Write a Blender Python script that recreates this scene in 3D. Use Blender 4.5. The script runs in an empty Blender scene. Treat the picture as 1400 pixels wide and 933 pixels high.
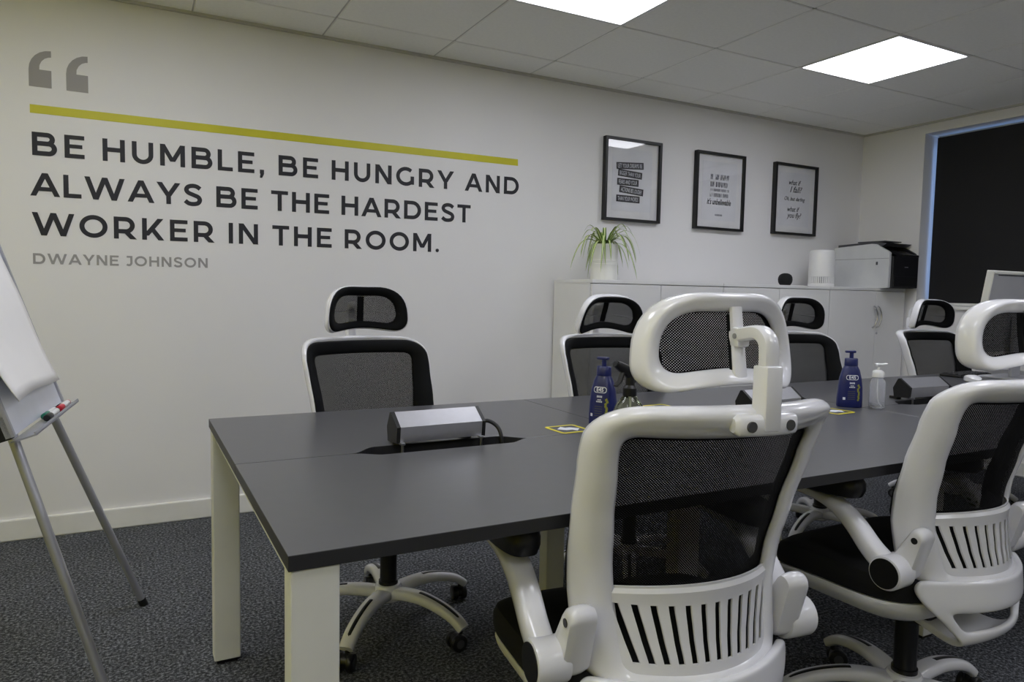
import bpy, bmesh, math, random
from math import sin, cos, pi, radians, sqrt, atan2, hypot
from mathutils import Vector, Matrix
random.seed(7)
SC = bpy.context.scene
COL = SC.collection

# ------------------------------------------------------------------ camera
CAM_H = 1.13
F_PX = 976.7
YAW, PITCH, ROLL = radians(28.08), radians(3.952), radians(1.10)
fwd = Vector((sin(YAW) * cos(PITCH), cos(YAW) * cos(PITCH), -sin(PITCH)))
rgt = Vector((cos(YAW), -sin(YAW), 0))
upv = rgt.cross(fwd)
r2 = rgt * cos(ROLL) + upv * sin(ROLL)
u2 = upv * cos(ROLL) - rgt * sin(ROLL)
cam_data = bpy.data.cameras.new('camera')
cam = bpy.data.objects.new('camera', cam_data)
COL.objects.link(cam)
M = Matrix((r2, u2, -fwd)).transposed().to_4x4()
M.translation = Vector((0, 0, CAM_H))
cam.matrix_world = M
cam_data.sensor_fit = 'HORIZONTAL'
cam_data.sensor_width = 36.0
cam_data.lens = F_PX / 1400 * 36.0
cam_data.clip_start = 0.02
SC.camera = cam

# ------------------------------------------------------------------ world, exposure, lamp strength
world = bpy.data.worlds.new('world')
SC.world = world
world.use_nodes = True
bg = world.node_tree.nodes['Background']
bg.inputs[0].default_value = (0.30, 0.52, 1.0, 1)      # overcast blue daylight, seen only past the edges of the blind
bg.inputs[1].default_value = 0.9
PANEL_EMIT = 6.0
SC.view_settings.view_transform = 'Standard'
SC.view_settings.look = 'None'
SC.view_settings.gamma = 1.0
SC.view_settings.use_curve_mapping = False
SC.view_settings.exposure = 0.85
SC.cycles.max_bounces = 16
SC.cycles.diffuse_bounces = 10
SC.cycles.transparent_max_bounces = 16

# ------------------------------------------------------------------ materials
def new_mat(name):
    m = bpy.data.materials.new(name)
    m.use_nodes = True
    nt = m.node_tree
    return m, nt, nt.nodes['Principled BSDF']

def lin(c):
    return tuple(((v / 255) / 12.92 if v / 255 <= 0.04045 else ((v / 255 + 0.055) / 1.055) ** 2.4) for v in c) + (1,)

def mat(name, rgb, rough=0.5, metal=0.0, var=0.04, scale=8.0, bump=0.0, bscale=80.0, coat=0.0, spec=0.5):
    """plain coloured material with slight procedural mottling and optional fine relief"""
    m, nt, b = new_mat(name)
    c = lin(rgb)
    tc = nt.nodes.new('ShaderNodeTexCoord')
    n = nt.nodes.new('ShaderNodeTexNoise')
    n.inputs['Scale'].default_value = scale
    n.inputs['Detail'].default_value = 3
    nt.links.new(tc.outputs['Object'], n.inputs['Vector'])
    r = nt.nodes.new('ShaderNodeValToRGB')
    r.color_ramp.elements[0].position = 0.3
    r.color_ramp.elements[1].position = 0.7
    r.color_ramp.elements[0].color = tuple(max(0, v * (1 - var)) for v in c[:3]) + (1,)
    r.color_ramp.elements[1].color = tuple(min(1, v * (1 + var)) for v in c[:3]) + (1,)
    nt.links.new(n.outputs['Fac'], r.inputs['Fac'])
    nt.links.new(r.outputs['Color'], b.inputs['Base Color'])
    b.inputs['Roughness'].default_value = rough
    b.inputs['Metallic'].default_value = metal
    b.inputs['Specular IOR Level'].default_value = spec
    b.inputs['Coat Weight'].default_value = coat
    b.inputs['Coat Roughness'].default_value = 0.08
    if bump:
        n2 = nt.nodes.new('ShaderNodeTexNoise')
        n2.inputs['Scale'].default_value = bscale
        n2.inputs['Detail'].default_value = 2
        nt.links.new(tc.outputs['Object'], n2.inputs['Vector'])
        bp = nt.nodes.new('ShaderNodeBump')
        bp.inputs['Strength'].default_value = bump
        bp.inputs['Distance'].default_value = 0.004
        nt.links.new(n2.outputs['Fac'], bp.inputs['Height'])
        nt.links.new(bp.outputs['Normal'], b.inputs['Normal'])
    return m

def carpet_mat():
    m, nt, b = new_mat('carpet')
    tc = nt.nodes.new('ShaderNodeTexCoord')
    n = nt.nodes.new('ShaderNodeTexNoise'); n.inputs['Scale'].default_value = 105; n.inputs['Detail'].default_value = 3; n.inputs['Roughness'].default_value = 0.7
    n2 = nt.nodes.new('ShaderNodeTexNoise'); n2.inputs['Scale'].default_value = 5; n2.inputs['Detail'].default_value = 2
    nt.links.new(tc.outputs['Object'], n.inputs['Vector']); nt.links.new(tc.outputs['Object'], n2.inputs['Vector'])
    r = nt.nodes.new('ShaderNodeValToRGB')
    e = r.color_ramp.elements
    e[0].position = 0.36; e[0].color = lin((42, 44, 47))
    e[1].position = 0.66; e[1].color = lin((146, 148, 155))
    mid = e.new(0.5); mid.color = lin((80, 82, 86))
    nt.links.new(n.outputs['Fac'], r.inputs['Fac'])
    mx = nt.nodes.new('ShaderNodeMix'); mx.data_type = 'RGBA'; mx.blend_type = 'MULTIPLY'; mx.inputs[0].default_value = 0.35
    nt.links.new(r.outputs['Color'], mx.inputs[6]); nt.links.new(n2.outputs['Fac'], mx.inputs[7])
    nt.links.new(mx.outputs[2], b.inputs['Base Color'])
    b.inputs['Roughness'].default_value = 0.95; b.inputs['Specular IOR Level'].default_value = 0.1
    bp = nt.nodes.new('ShaderNodeBump'); bp.inputs['Strength'].default_value = 0.6; bp.inputs['Distance'].default_value = 0.004
    nt.links.new(n.outputs['Fac'], bp.inputs['Height']); nt.links.new(bp.outputs['Normal'], b.inputs['Normal'])
    return m

def mesh_fabric(name, pitch=0.0022, thresh=0.55):
    """black net fabric: woven holes let the view through"""
    m, nt, b = new_mat(name)
    tc = nt.nodes.new('ShaderNodeTexCoord')
    sp = nt.nodes.new('ShaderNodeSeparateXYZ')
    nt.links.new(tc.outputs['Object'], sp.inputs[0])
    def s(axis):
        mu = nt.nodes.new('ShaderNodeMath'); mu.operation = 'MULTIPLY'; mu.inputs[1].default_value = pi / pitch
        nt.links.new(sp.outputs[axis], mu.inputs[0])
        sn = nt.nodes.new('ShaderNodeMath'); sn.operation = 'SINE'
        nt.links.new(mu.outputs[0], sn.inputs[0])
        return sn
    a, c = s('X'), s('Z')
    pr = nt.nodes.new('ShaderNodeMath'); pr.operation = 'MULTIPLY'
    nt.links.new(a.outputs[0], pr.inputs[0]); nt.links.new(c.outputs[0], pr.inputs[1])
    gt = nt.nodes.new('ShaderNodeMath'); gt.operation = 'LESS_THAN'; gt.inputs[1].default_value = thresh
    nt.links.new(pr.outputs[0], gt.inputs[0])
    nt.links.new(gt.outputs[0], b.inputs['Alpha'])
    b.inputs['Base Color'].default_value = lin((9, 9, 10))
    b.inputs['Roughness'].default_value = 0.8
    b.inputs['Specular IOR Level'].default_value = 0.15
    return m

def glass_mat(name, tint=(255, 255, 255), rough=0.02, ior=1.45):
    m, nt, b = new_mat(name)
    b.inputs['Base Color'].default_value = lin(tint)
    b.inputs['Roughness'].default_value = rough
    b.inputs['Transmission Weight'].default_value = 1.0
    b.inputs['IOR'].default_value = ior
    return m

def emit_mat(name, rgb, k):
    m, nt, b = new_mat(name)
    b.inputs['Base Color'].default_value = (0.9, 0.9, 0.9, 1)
    b.inputs['Emission Color'].default_value = rgb + (1,)
    b.inputs['Emission Strength'].default_value = k
    return m

def leaf_mat():
    m, nt, b = new_mat('spider_plant_leaf')
    uv = nt.nodes.new('ShaderNodeUVMap')
    sp = nt.nodes.new('ShaderNodeSeparateXYZ')
    nt.links.new(uv.outputs[0], sp.inputs[0])
    r = nt.nodes.new('ShaderNodeValToRGB')
    e = r.color_ramp.elements
    e[0].position = 0.0; e[0].color = lin((104, 136, 62))
    e[1].position = 1.0; e[1].color = lin((104, 136, 62))
    for p, c in ((0.30, (118, 150, 70)), (0.38, (222, 228, 168)), (0.62, (222, 228, 168)), (0.70, (118, 150, 70))):
        q = e.new(p); q.color = lin(c)
    nt.links.new(sp.outputs['X'], r.inputs['Fac'])
    nt.links.new(r.outputs['Color'], b.inputs['Base Color'])
    b.inputs['Roughness'].default_value = 0.45
    return m

WALL = mat('wall_paint', (226, 225, 226), 0.65, var=0.012, scale=1.5, bump=0.05, bscale=300)
YELLOW_WALL = mat('yellow_wall_paint', (226, 214, 18), 0.6, var=0.02, scale=1.5)
CEIL = mat('ceiling_tile_board', (244, 244, 240), 0.9, var=0.02, scale=60, bump=0.15, bscale=220)
GRIDM = mat('ceiling_grid_metal', (190, 190, 186), 0.5)
TRIMW = mat('white_gloss_trim', (228, 227, 224), 0.35)
CARPET = carpet_mat()
TABLE = mat('grey_laminate', (82, 82, 85), 0.31, var=0.03, scale=30, bump=0.02, bscale=400)
TABLE_EDGE = mat('grey_edge_band', (38, 38, 40), 0.5)
LEGW = mat('white_powder_coat', (222, 222, 216), 0.4)
PLASTIC = mat('white_gloss_plastic', (228, 228, 233), 0.2, var=0.01, coat=0.3)
PLASTIC2 = mat('white_satin_plastic', (226, 226, 226), 0.35, var=0.01)
BLACK = mat('black_plastic', (16, 16, 17), 0.4)
BLACKF = mat('black_fabric', (13, 13, 14), 0.85, bump=0.2, bscale=500)
BORDER = mat('black_binding', (14, 15, 17), 0.8, spec=0.2)
NET = mesh_fabric('black_net')
CHROME = mat('brushed_metal', (186, 186, 190), 0.3, metal=1.0, var=0.02, scale=40)
ALU = mat('anodised_aluminium', (200, 200, 206), 0.38, metal=0.9, var=0.02, scale=50)
ALUD = mat('silver_grey_paint', (165, 166, 172), 0.45, metal=0.2)
INK = mat('dark_navy_vinyl', (27, 27, 34), 0.6)
INKG = mat('grey_vinyl', (152, 150, 150), 0.5)
INKQ = mat('mid_grey_vinyl', (146, 143, 142), 0.5)
INKY = mat('yellow_vinyl', (196, 190, 30), 0.5)
CABW = mat('white_melamine', (226, 226, 226), 0.4, var=0.01)
CABD = mat('matt_dark_grey', (70, 70, 72), 0.7)  # even dark grey for cupboard plinths and headrest post screws
FRAMEB = mat('black_frame_wood', (20, 20, 21), 0.45)
PAPER = mat('white_card', (226, 226, 228), 0.8)
PAPER2 = mat('printed_sheet', (220, 221, 226), 0.8)
PRINT = mat('black_print', (38, 38, 44), 0.7)
PRINTG = mat('grey_print', (112, 112, 122), 0.7)
def frame_glass():
    m, nt, b = new_mat('frame_glass')
    out = nt.nodes['Material Output']
    tr = nt.nodes.new('ShaderNodeBsdfTransparent')
    gl = nt.nodes.new('ShaderNodeBsdfGlossy'); gl.inputs['Roughness'].default_value = 0.01
    lw = nt.nodes.new('ShaderNodeLayerWeight'); lw.inputs['Blend'].default_value = 0.5
    pw = nt.nodes.new('ShaderNodeMath'); pw.operation = 'POWER'; pw.inputs[1].default_value = 5
    fr = nt.nodes.new('ShaderNodeMath'); fr.operation = 'MULTIPLY_ADD'; fr.inputs[1].default_value = 0.9; fr.inputs[2].default_value = 0.04
    nt.links.new(lw.outputs['Facing'], pw.inputs[0]); nt.links.new(pw.outputs[0], fr.inputs[0])
    mx = nt.nodes.new('ShaderNodeMixShader')
    nt.links.new(fr.outputs[0], mx.inputs[0]); nt.links.new(tr.outputs[0], mx.inputs[1]); nt.links.new(gl.outputs[0], mx.inputs[2])
    nt.links.new(mx.outputs[0], out.inputs['Surface'])
    return m
PANE = frame_glass()
BLIND = mat('black_roller_blind', (17, 17, 19), 0.8, bump=0.1, bscale=600)
NAVY = mat('navy_blue_plastic', (20, 30, 92), 0.35, coat=0.2)
NAVYD = mat('dark_navy_print', (22, 30, 84), 0.4)
WPRINT = mat('white_print', (225, 228, 238), 0.5)
YPRINT = mat('yellow_green_print', (140, 142, 56), 0.5)
STICKY = mat('yellow_sticker', (226, 214, 46), 0.5)
STICKD = mat('dark_sticker', (70, 72, 76), 0.5)
GLASS = glass_mat('clear_plastic', (246, 247, 252), 0.12, 1.10)
GLASS.node_tree.nodes['Principled BSDF'].inputs['Transmission Weight'].default_value = 0.82
GLASS2 = glass_mat('ribbed_glass', (226, 230, 196), 0.04, 1.35)
LIQ = glass_mat('clear_liquid', (235, 238, 240), 0.02, 1.2)
LEAF = leaf_mat()
POT = mat('white_ceramic', (228, 228, 224), 0.45)
SOIL = mat('soil', (60, 48, 38), 0.95, bump=0.5, bscale=120)
PRN_W = mat('printer_off_white', (206, 208, 210), 0.5)
PRN_B = mat('printer_black', (26, 26, 29), 0.4)
PRN_G = mat('printer_dark_grey', (74, 75, 79), 0.5)
WBOARD = mat('whiteboard', (214, 217, 226), 0.3)
FLIP = mat('flip_chart_paper', (236, 234, 232), 0.8, var=0.015, scale=6)
TUBE = mat('silver_tube', (170, 171, 176), 0.35, metal=0.6)
GREEN = mat('green_plastic', (20, 120, 96), 0.4)
RED = mat('red_plastic', (196, 34, 52), 0.4)
DIFF = emit_mat('light_diffuser', (0.905, 0.92, 1.0), PANEL_EMIT)

# ------------------------------------------------------------------ mesh helpers
def obj(name, vf, m, parent=None, smooth=False, loc=(0, 0, 0), rot=(0, 0, 0)):
    me = bpy.data.meshes.new(name)
    if isinstance(vf, bmesh.types.BMesh):
        vf.to_mesh(me); vf.free()
    else:
        me.from_pydata([tuple(v) for v in vf[0]], [], vf[1])
    me.validate()
    bm = bmesh.new(); bm.from_mesh(me)
    bmesh.ops.recalc_face_normals(bm, faces=bm.faces)
    bm.to_mesh(me); bm.free()
    if isinstance(m, (list, tuple)):
        for x in m: me.materials.append(x)
    else:
        me.materials.append(m)
    if smooth:
        for p in me.polygons: p.use_smooth = True
        if smooth != 'all':
            me.set_sharp_from_angle(angle=radians(40))
    o = bpy.data.objects.new(name, me)
    COL.objects.link(o)
    o.location = loc; o.rotation_euler = rot
    if parent: o.parent = parent
    return o

def tag(o, label, cat, group=None, kind=None):
    o['label'] = label; o['category'] = cat
    if group: o['group'] = group
    if kind: o['kind'] = kind
    return o

def thing(name, label, cat, loc=(0, 0, 0), rz=0.0, group=None, rot=None):
    o = bpy.data.objects.new(name, None); COL.objects.link(o)
    o.location = loc; o.rotation_euler = rot or (0, 0, rz); o.empty_display_size = 0.1
    return tag(o, label, cat, group)

def struct(name, vf, m, label=None, parent=None, smooth=False):
    o = obj(name, vf, m, parent, smooth)
    o['kind'] = 'structure'
    if label and not parent:
        o['label'] = label; o['category'] = name.split('_')[0]
    return o

def copy_tree(o, parent=None):
    c = o.copy(); COL.objects.link(c)
    if parent: c.parent = parent
    for ch in list(o.children): copy_tree(ch, c)
    return c

def box(x0, x1, y0, y1, z0, z1, bev=0.0, seg=2):
    bm = bmesh.new()
    bmesh.ops.create_cube(bm, size=1)
    for v in bm.verts:
        v.co = Vector(((x0 + x1) / 2 + v.co.x * (x1 - x0), (y0 + y1) / 2 + v.co.y * (y1 - y0), (z0 + z1) / 2 + v.co.z * (z1 - z0)))
    if bev:
        bmesh.ops.bevel(bm, geom=list(bm.edges), offset=bev, segments=seg, affect='EDGES', profile=0.5)
    return bm

def join(*vfs):
    V, F = [], []
    for v, f in vfs:
        n = len(V); V += [tuple(p) for p in v]; F += [tuple(i + n for i in q) for q in f]
    return V, F

def bm2vf(bm):
    bm.verts.ensure_lookup_table(); bm.verts.index_update()
    r = ([tuple(v.co) for v in bm.verts], [tuple(v.index for v in f.verts) for f in bm.faces]); bm.free()
    return r

def bx(*a, **k): return bm2vf(box(*a, **k))

def lathe(prof, n=24, cx=0, cy=0, z=0, sx=1, sy=1):
    V, F = [], []
    for r, h in prof:
        for i in range(n):
            a = 2 * pi * i / n
            V.append((cx + r * sx * cos(a), cy + r * sy * sin(a), z + h))
    for k in range(len(prof) - 1):
        for i in range(n):
            j = (i + 1) % n
            F.append((k * n + i, k * n + j, (k + 1) * n + j, (k + 1) * n + i))
    if prof[0][0] > 1e-6: F.append(tuple(range(n - 1, -1, -1)))
    if prof[-1][0] > 1e-6: F.append(tuple(range((len(prof) - 1) * n, len(prof) * n)))
    return V, F

def loops(ls, cap=True):
    """loft closed loops of equal length"""
    n = len(ls[0]); V = [p for l in ls for p in l]; F = []
    for k in range(len(ls) - 1):
        for i in range(n):
            j = (i + 1) % n
            F.append((k * n + i, k * n + j, (k + 1) * n + j, (k + 1) * n + i))
    if cap:
        F.append(tuple(range(n - 1, -1, -1))); F.append(tuple(range((len(ls) - 1) * n, len(ls) * n)))
    return V, F

def catmull(pts, k=6):
    P = [Vector(p) for p in pts]; out = []
    for i in range(len(P) - 1):
        a = P[max(0, i - 1)]; b = P[i]; c = P[i + 1]; d = P[min(len(P) - 1, i + 2)]
        for s in range(k):
            t = s / k
            out.append(0.5 * ((2 * b) + (c - a) * t + (2 * a - 5 * b + 4 * c - d) * t * t + (3 * b - a - 3 * c + d) * t ** 3))
    out.append(P[-1]); return out

def sweep(path, size, side=None, n=12, power=2.6, cap=True):
    """tube along path; size(t)->(half width, half height), rounded section; side = fixed lateral axis"""
    P = [Vector(p) for p in path]; ls = []
    prevs = None
    for i, p in enumerate(P):
        t = (P[min(i + 1, len(P) - 1)] - P[max(i - 1, 0)]).normalized()
        if side is not None:
            s = Vector(side); s = (s - t * s.dot(t)).normalized()
        else:
            ref = prevs if prevs is not None else (Vector((0, 0, 1)) if abs(t.z) < 0.9 else Vector((1, 0, 0)))
            s = (ref - t * ref.dot(t)).normalized(); prevs = s
        u = t.cross(s)
        a, b = size(i / (len(P) - 1)) if callable(size) else size
        l = []
        for k in range(n):
            th = 2 * pi * k / n
            c, q = cos(th), sin(th)
            l.append(p + s * (a * math.copysign(abs(c) ** (2 / power), c)) + u * (b * math.copysign(abs(q) ** (2 / power), q)))
        ls.append(l)
    return loops(ls, cap)

def tube(path, r, n=10): return sweep(path, (r, r), n=n, power=2.0)

def cyl(p, q, r, n=20, r2=None):
    P, Q = Vector(p), Vector(q); t = (Q - P).normalized()
    s = t.orthogonal().normalized(); u = t.cross(s)
    L = [[c + s * (rr * cos(2 * pi * k / n)) + u * (rr * sin(2 * pi * k / n)) for k in range(n)] for c, rr in ((P, r), (Q, r2 if r2 is not None else r))]
    return loops(L)

def capdisc(p, q, r, bev, n=24):
    """cylinder with rounded rims"""
    P, Q = Vector(p), Vector(q); t = (Q - P).normalized(); s = t.orthogonal().normalized(); u = t.cross(s); L = []
    h = (Q - P).length
    prof = [(r - bev, 0), (r - bev * .3, bev * .3), (r, bev), (r, h - bev), (r - bev * .3, h - bev * .3), (r - bev, h)]
    for rr, d in prof:
        L.append([P + t * d + s * (rr * cos(2 * pi * k / n)) + u * (rr * sin(2 * pi * k / n)) for k in range(n)])
    return loops(L)

def prism(poly, axis, a, b):
    """extrude a 2-D polygon along an axis ('x','y','z')"""
    def p3(p, h):
        return {'x': (h, p[0], p[1]), 'y': (p[0], h, p[1]), 'z': (p[0], p[1], h)}[axis]
    return loops([[p3(p, a) for p in poly], [p3(p, b) for p in poly]])

def interp(tab, z):
    if z <= tab[0][0]: return tab[0][1]
    for (a, va), (b, vb) in zip(tab, tab[1:]):
        if z <= b:
            t = (z - a) / (b - a); t = t * t * (3 - 2 * t) * 0.5 + t * 0.5
            return va + (vb - va) * t
    return tab[-1][1]

def rloop(corners, radii, ns=10, na=8):
    """closed rounded polygon sampled with matching counts"""
    n = len(corners); out = []
    C = [Vector(c) for c in corners]; A = []
    for i in range(n):
        p, c, q = C[i - 1], C[i], C[(i + 1) % n]
        d1 = (p - c).normalized(); d2 = (q - c).normalized(); r = radii[i]
        A.append((c + d1 * r, c, c + d2 * r))
    for i in range(n):
        s, c, e = A[i]
        for k in range(na + 1):
            t = k / na
            out.append(s * (1 - t) ** 2 + c * 2 * t * (1 - t) * 0.98 + e * t * t + c * 0.02 * 2 * t * (1 - t))
        nx = A[(i + 1) % n][0]
        for k in range(1, ns):
            out.append(e.lerp(nx, k / ns))
    return out

def text_mesh(body, size, font_w=1.0, shear=0.0, bold=0.0):
    """flat lettering as mesh data, centred; x right, y up"""
    cu = bpy.data.curves.new('t', 'FONT'); cu.body = body; cu.size = size; cu.shear = shear
    cu.align_x = 'CENTER'; cu.align_y = 'CENTER'; cu.offset = bold; cu.fill_mode = 'FRONT'; cu.resolution_u = 3
    o = bpy.data.objects.new('t', cu); COL.objects.link(o)
    dg = bpy.context.evaluated_depsgraph_get(); dg.update()
    me = bpy.data.meshes.new_from_object(o.evaluated_get(dg))
    V = [(v.co.x * font_w, v.co.y) for v in me.vertices]; F = [tuple(p.vertices) for p in me.polygons]
    bpy.data.objects.remove(o); bpy.data.curves.remove(cu); bpy.data.meshes.remove(me)
    return V, F

# ------------------------------------------------------------------ the room
XL, XR, YB, YF, ZC = -2.13, 5.06, 3.725, -3.76, 2.395
struct('floor', bx(XL - .2, XR + .3, YF - .2, YB + .2, -.1, 0), CARPET, 'dark grey speckled carpet floor of the meeting room')
struct('wall_back', bx(XL - .2, XR + .3, YB, YB + .2, 0, ZC + .2), WALL, 'white painted wall carrying the quote and framed prints')
struct('wall_left', bx(XL - .2, XL, YF, YB, 0, ZC + .2), YELLOW_WALL, 'yellow painted side wall')
struct('wall_front', bx(XL - .2, XR + .3, YF - .2, YF, 0, ZC + .2), WALL, 'white painted wall behind the viewer')
WY0, WY1, WZ0, WZ1 = 0.9, 3.23, 1.075, 2.32
rw = join(bx(XR, XR + .25, YF, WY0, 0, ZC + .2), bx(XR, XR + .25, WY1, YB, 0, ZC + .2), bx(XR, XR + .25, WY0, WY1, 0, WZ0), bx(XR, XR + .25, WY0, WY1, WZ1, ZC + .2))
struct('wall_right', rw, WALL, 'white painted wall around the blacked-out window')
w1 = thing('window_1', 'window with white frame behind the black roller blind', 'window', (0, 0, 0)); w1['kind'] = 'structure'
wf = join(bx(XR + .17, XR + .22, WY0, WY0 + .05, WZ0, WZ1), bx(XR + .17, XR + .22, WY1 - .012, WY1, WZ0, WZ1), bx(XR + .17, XR + .22, WY0, WY1, WZ0, WZ0 + .05), bx(XR + .17, XR + .22, WY0, WY1, WZ1 - .012, WZ1), bx(XR + .17, XR + .22, 2.0, 2.05, WZ0, WZ1))
obj('window_frame', wf, TRIMW, w1)
obj('window_pane', bx(XR + .192, XR + .196, WY0 + .05, WY1 - .012, WZ0 + .05, WZ1 - .012), PANE, w1)
obj('window_sill', box(XR - .02, XR + .17, WY0 - .02, WY1, WZ0 - .012, WZ0 + .012, .004), TRIMW, w1)
bl = thing('roller_blind', 'black roller blind pulled down over the window', 'blind', (0, 0, 0))
obj('blind_fabric', bx(XR + .118, XR + .121, WY0 + .03, WY1 - .020, WZ0 + .02, WZ1 - .020), BLIND, bl)
obj('bottom_bar', box(XR + .114, XR + .125, WY0 + .03, WY1 - .020, WZ0 + .014, WZ0 + .034, .003), TRIMW, bl)
obj('roller_tube', cyl((XR + .142, WY0 + .02, WZ1 - .05), (XR + .142, WY1 - .03, WZ1 - .05), .018), BLACK, bl, True)

def skirting(x0, x1, y0, y1): return bx(x0, x1, y0, y1, 0, .096, bev=.006)
struct('baseboard_back', skirting(XL, XR, YB - .018, YB), TRIMW, 'white painted skirting board along the quote wall')
struct('baseboard_left', skirting(XL, XL + .018, YF, YB - .018), TRIMW, 'white skirting board along the yellow wall')
struct('baseboard_right', skirting(XR - .018, XR, YF, YB - .018), TRIMW, 'white skirting board along the window wall')

# suspended ceiling: grid, tiles one by one, light panels
GX0, GY0, P = -0.33, 3.44, 0.60
xs = [XL] + [GX0 + P * k for k in range(-4, 9) if XL + .05 < GX0 + P * k < XR - .05] + [XR]
ys = [YB] + [GY0 - P * k for k in range(0, 12)] + [YF]
tee = [bx(x - .012, x + .012, YF, YB, ZC + .004, ZC + .010) for x in xs[1:-1]] + [bx(XL, XR, y - .012, y + .012, ZC + .004, ZC + .010) for y in ys[1:-1]]
ceiling = struct('ceiling', join(*tee, bx(XL - .1, XR + .1, YF - .1, YB + .1, ZC + .08, ZC + .1)), GRIDM, 'suspended ceiling of white square tiles')
tm = {}
LIGHT_X = [-2.13, -0.33, 1.47, 3.27]; LIGHT_Y = [2.24, 0.44, -1.36]
lights = []
for i in range(len(xs) - 1):
    for j in range(len(ys) - 1):
        x0, x1, y1, y0 = xs[i], xs[i + 1], ys[j], ys[j + 1]
        if any(abs(x0 - a) < .02 for a in LIGHT_X) and any(abs(y0 - a) < .02 for a in LIGHT_Y):
            lights.append((x0, x1, y0, y1)); continue
        w, d = round(x1 - x0, 3), round(y1 - y0, 3)
        if (w, d) not in tm:
            o = obj('ceiling_tile', box(-w / 2 + .004, w / 2 - .004, -d / 2 + .004, d / 2 - .004, 0, .016, .0035, 1), CEIL)
            tm[(w, d)] = o.data
        else:
            o = bpy.data.objects.new('ceiling_tile', tm[(w, d)]); COL.objects.link(o)
        o.location = ((x0 + x1) / 2, (y0 + y1) / 2, ZC); o.parent = ceiling
struct('trim_1', join(bx(XL, XR, YB - .02, YB, ZC - .012, ZC), bx(XR - .02, XR, YF, YB, ZC - .012, ZC), bx(XL, XL + .02, YF, YB, ZC - .012, ZC), bx(XL, XR, YF, YF + .02, ZC - .012, ZC)), GRIDM, 'thin metal angle trim where ceiling meets the walls')
for (x0, x1, y0, y1) in lights:
    if (x0, y0) == (lights[0][0], lights[0][1]): pass
    if abs(y0 - 2.24) < .02:
        lab = {-2.13: 'square ceiling light panel beside the yellow wall, beyond the picture', -0.33: 'square ceiling light panel nearest the flip chart, beyond the picture', 1.47: 'square white light panel cut by the top edge of the picture', 3.27: 'square white light panel in the ceiling near the window'}[round(x0, 2)]
    else:
        lab = 'square white ceiling light panel above or behind the viewer'
    t = thing('ceiling_light', lab, 'light', ((x0 + x1) / 2, (y0 + y1) / 2, ZC), group='recessed ceiling light panels')
    a = .30; b_ = .282
    fr = join(bx(-a, a, -a, -b_, -.002, .014), bx(-a, a, b_, a, -.002, .014), bx(-a, -b_, -b_, b_, -.002, .014), bx(b_, a, -b_, b_, -.002, .014))
    obj('light_frame', fr, TRIMW, t)
    obj('diffuser', bx(-b_, b_, -b_, b_, .003, .010), DIFF, t)

# ------------------------------------------------------------------ lettering on the wall
T_ = 0.198
def stroke(path, t=T_, closed=False):
    P = [Vector(p) for p in path]; n = len(P); V, F = [], []
    for i in range(n):
        a = P[i - 1] if (i > 0 or closed) else P[i]; b = P[(i + 1) % n] if (i < n - 1 or closed) else P[i]
        d1 = (P[i] - a); d2 = (b - P[i])
        d1 = d1.normalized() if d1.length > 1e-6 else d2.normalized(); d2 = d2.normalized() if d2.length > 1e-6 else d1
        m_ = (d1 + d2).normalized(); nn = Vector((-m_.y, m_.x)); k = 1 / max(.4, m_.dot(d1))
        V += [P[i] + nn * (t / 2 * k), P[i] - nn * (t / 2 * k)]
    for i in range(n if closed else n - 1):
        j = (i + 1) % n
        F.append((2 * i, 2 * i + 1, 2 * j + 1, 2 * j))
    return V, F
def diag(x0, y0, x1, y1, t=T_):
    L = hypot(x1 - x0, y1 - y0); h = t * L / abs(y1 - y0) / 2
    return [(x0 - h, y0), (x0 + h, y0), (x1 + h, y1), (x1 - h, y1)], [(0, 1, 2, 3)]
def rect(x0, y0, x1, y1): return [(x0, y0), (x1, y0), (x1, y1), (x0, y1)], [(0, 1, 2, 3)]
def arc(cx, cy, rx, ry, a0, a1, n=14): return [(cx + rx * cos(radians(a0 + (a1 - a0) * k / n)), cy + ry * sin(radians(a0 + (a1 - a0) * k / n))) for k in range(n + 1)]
h = T_ / 2
def bowl(w, y0, y1):
    r = (y1 - y0) / 2
    return stroke([(h, y1), (w - h - r, y1)] + arc(w - h - r, (y0 + y1) / 2, r, r, 90, -90)[1:-1] + [(w - h - r, y0), (h, y0)])
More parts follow.
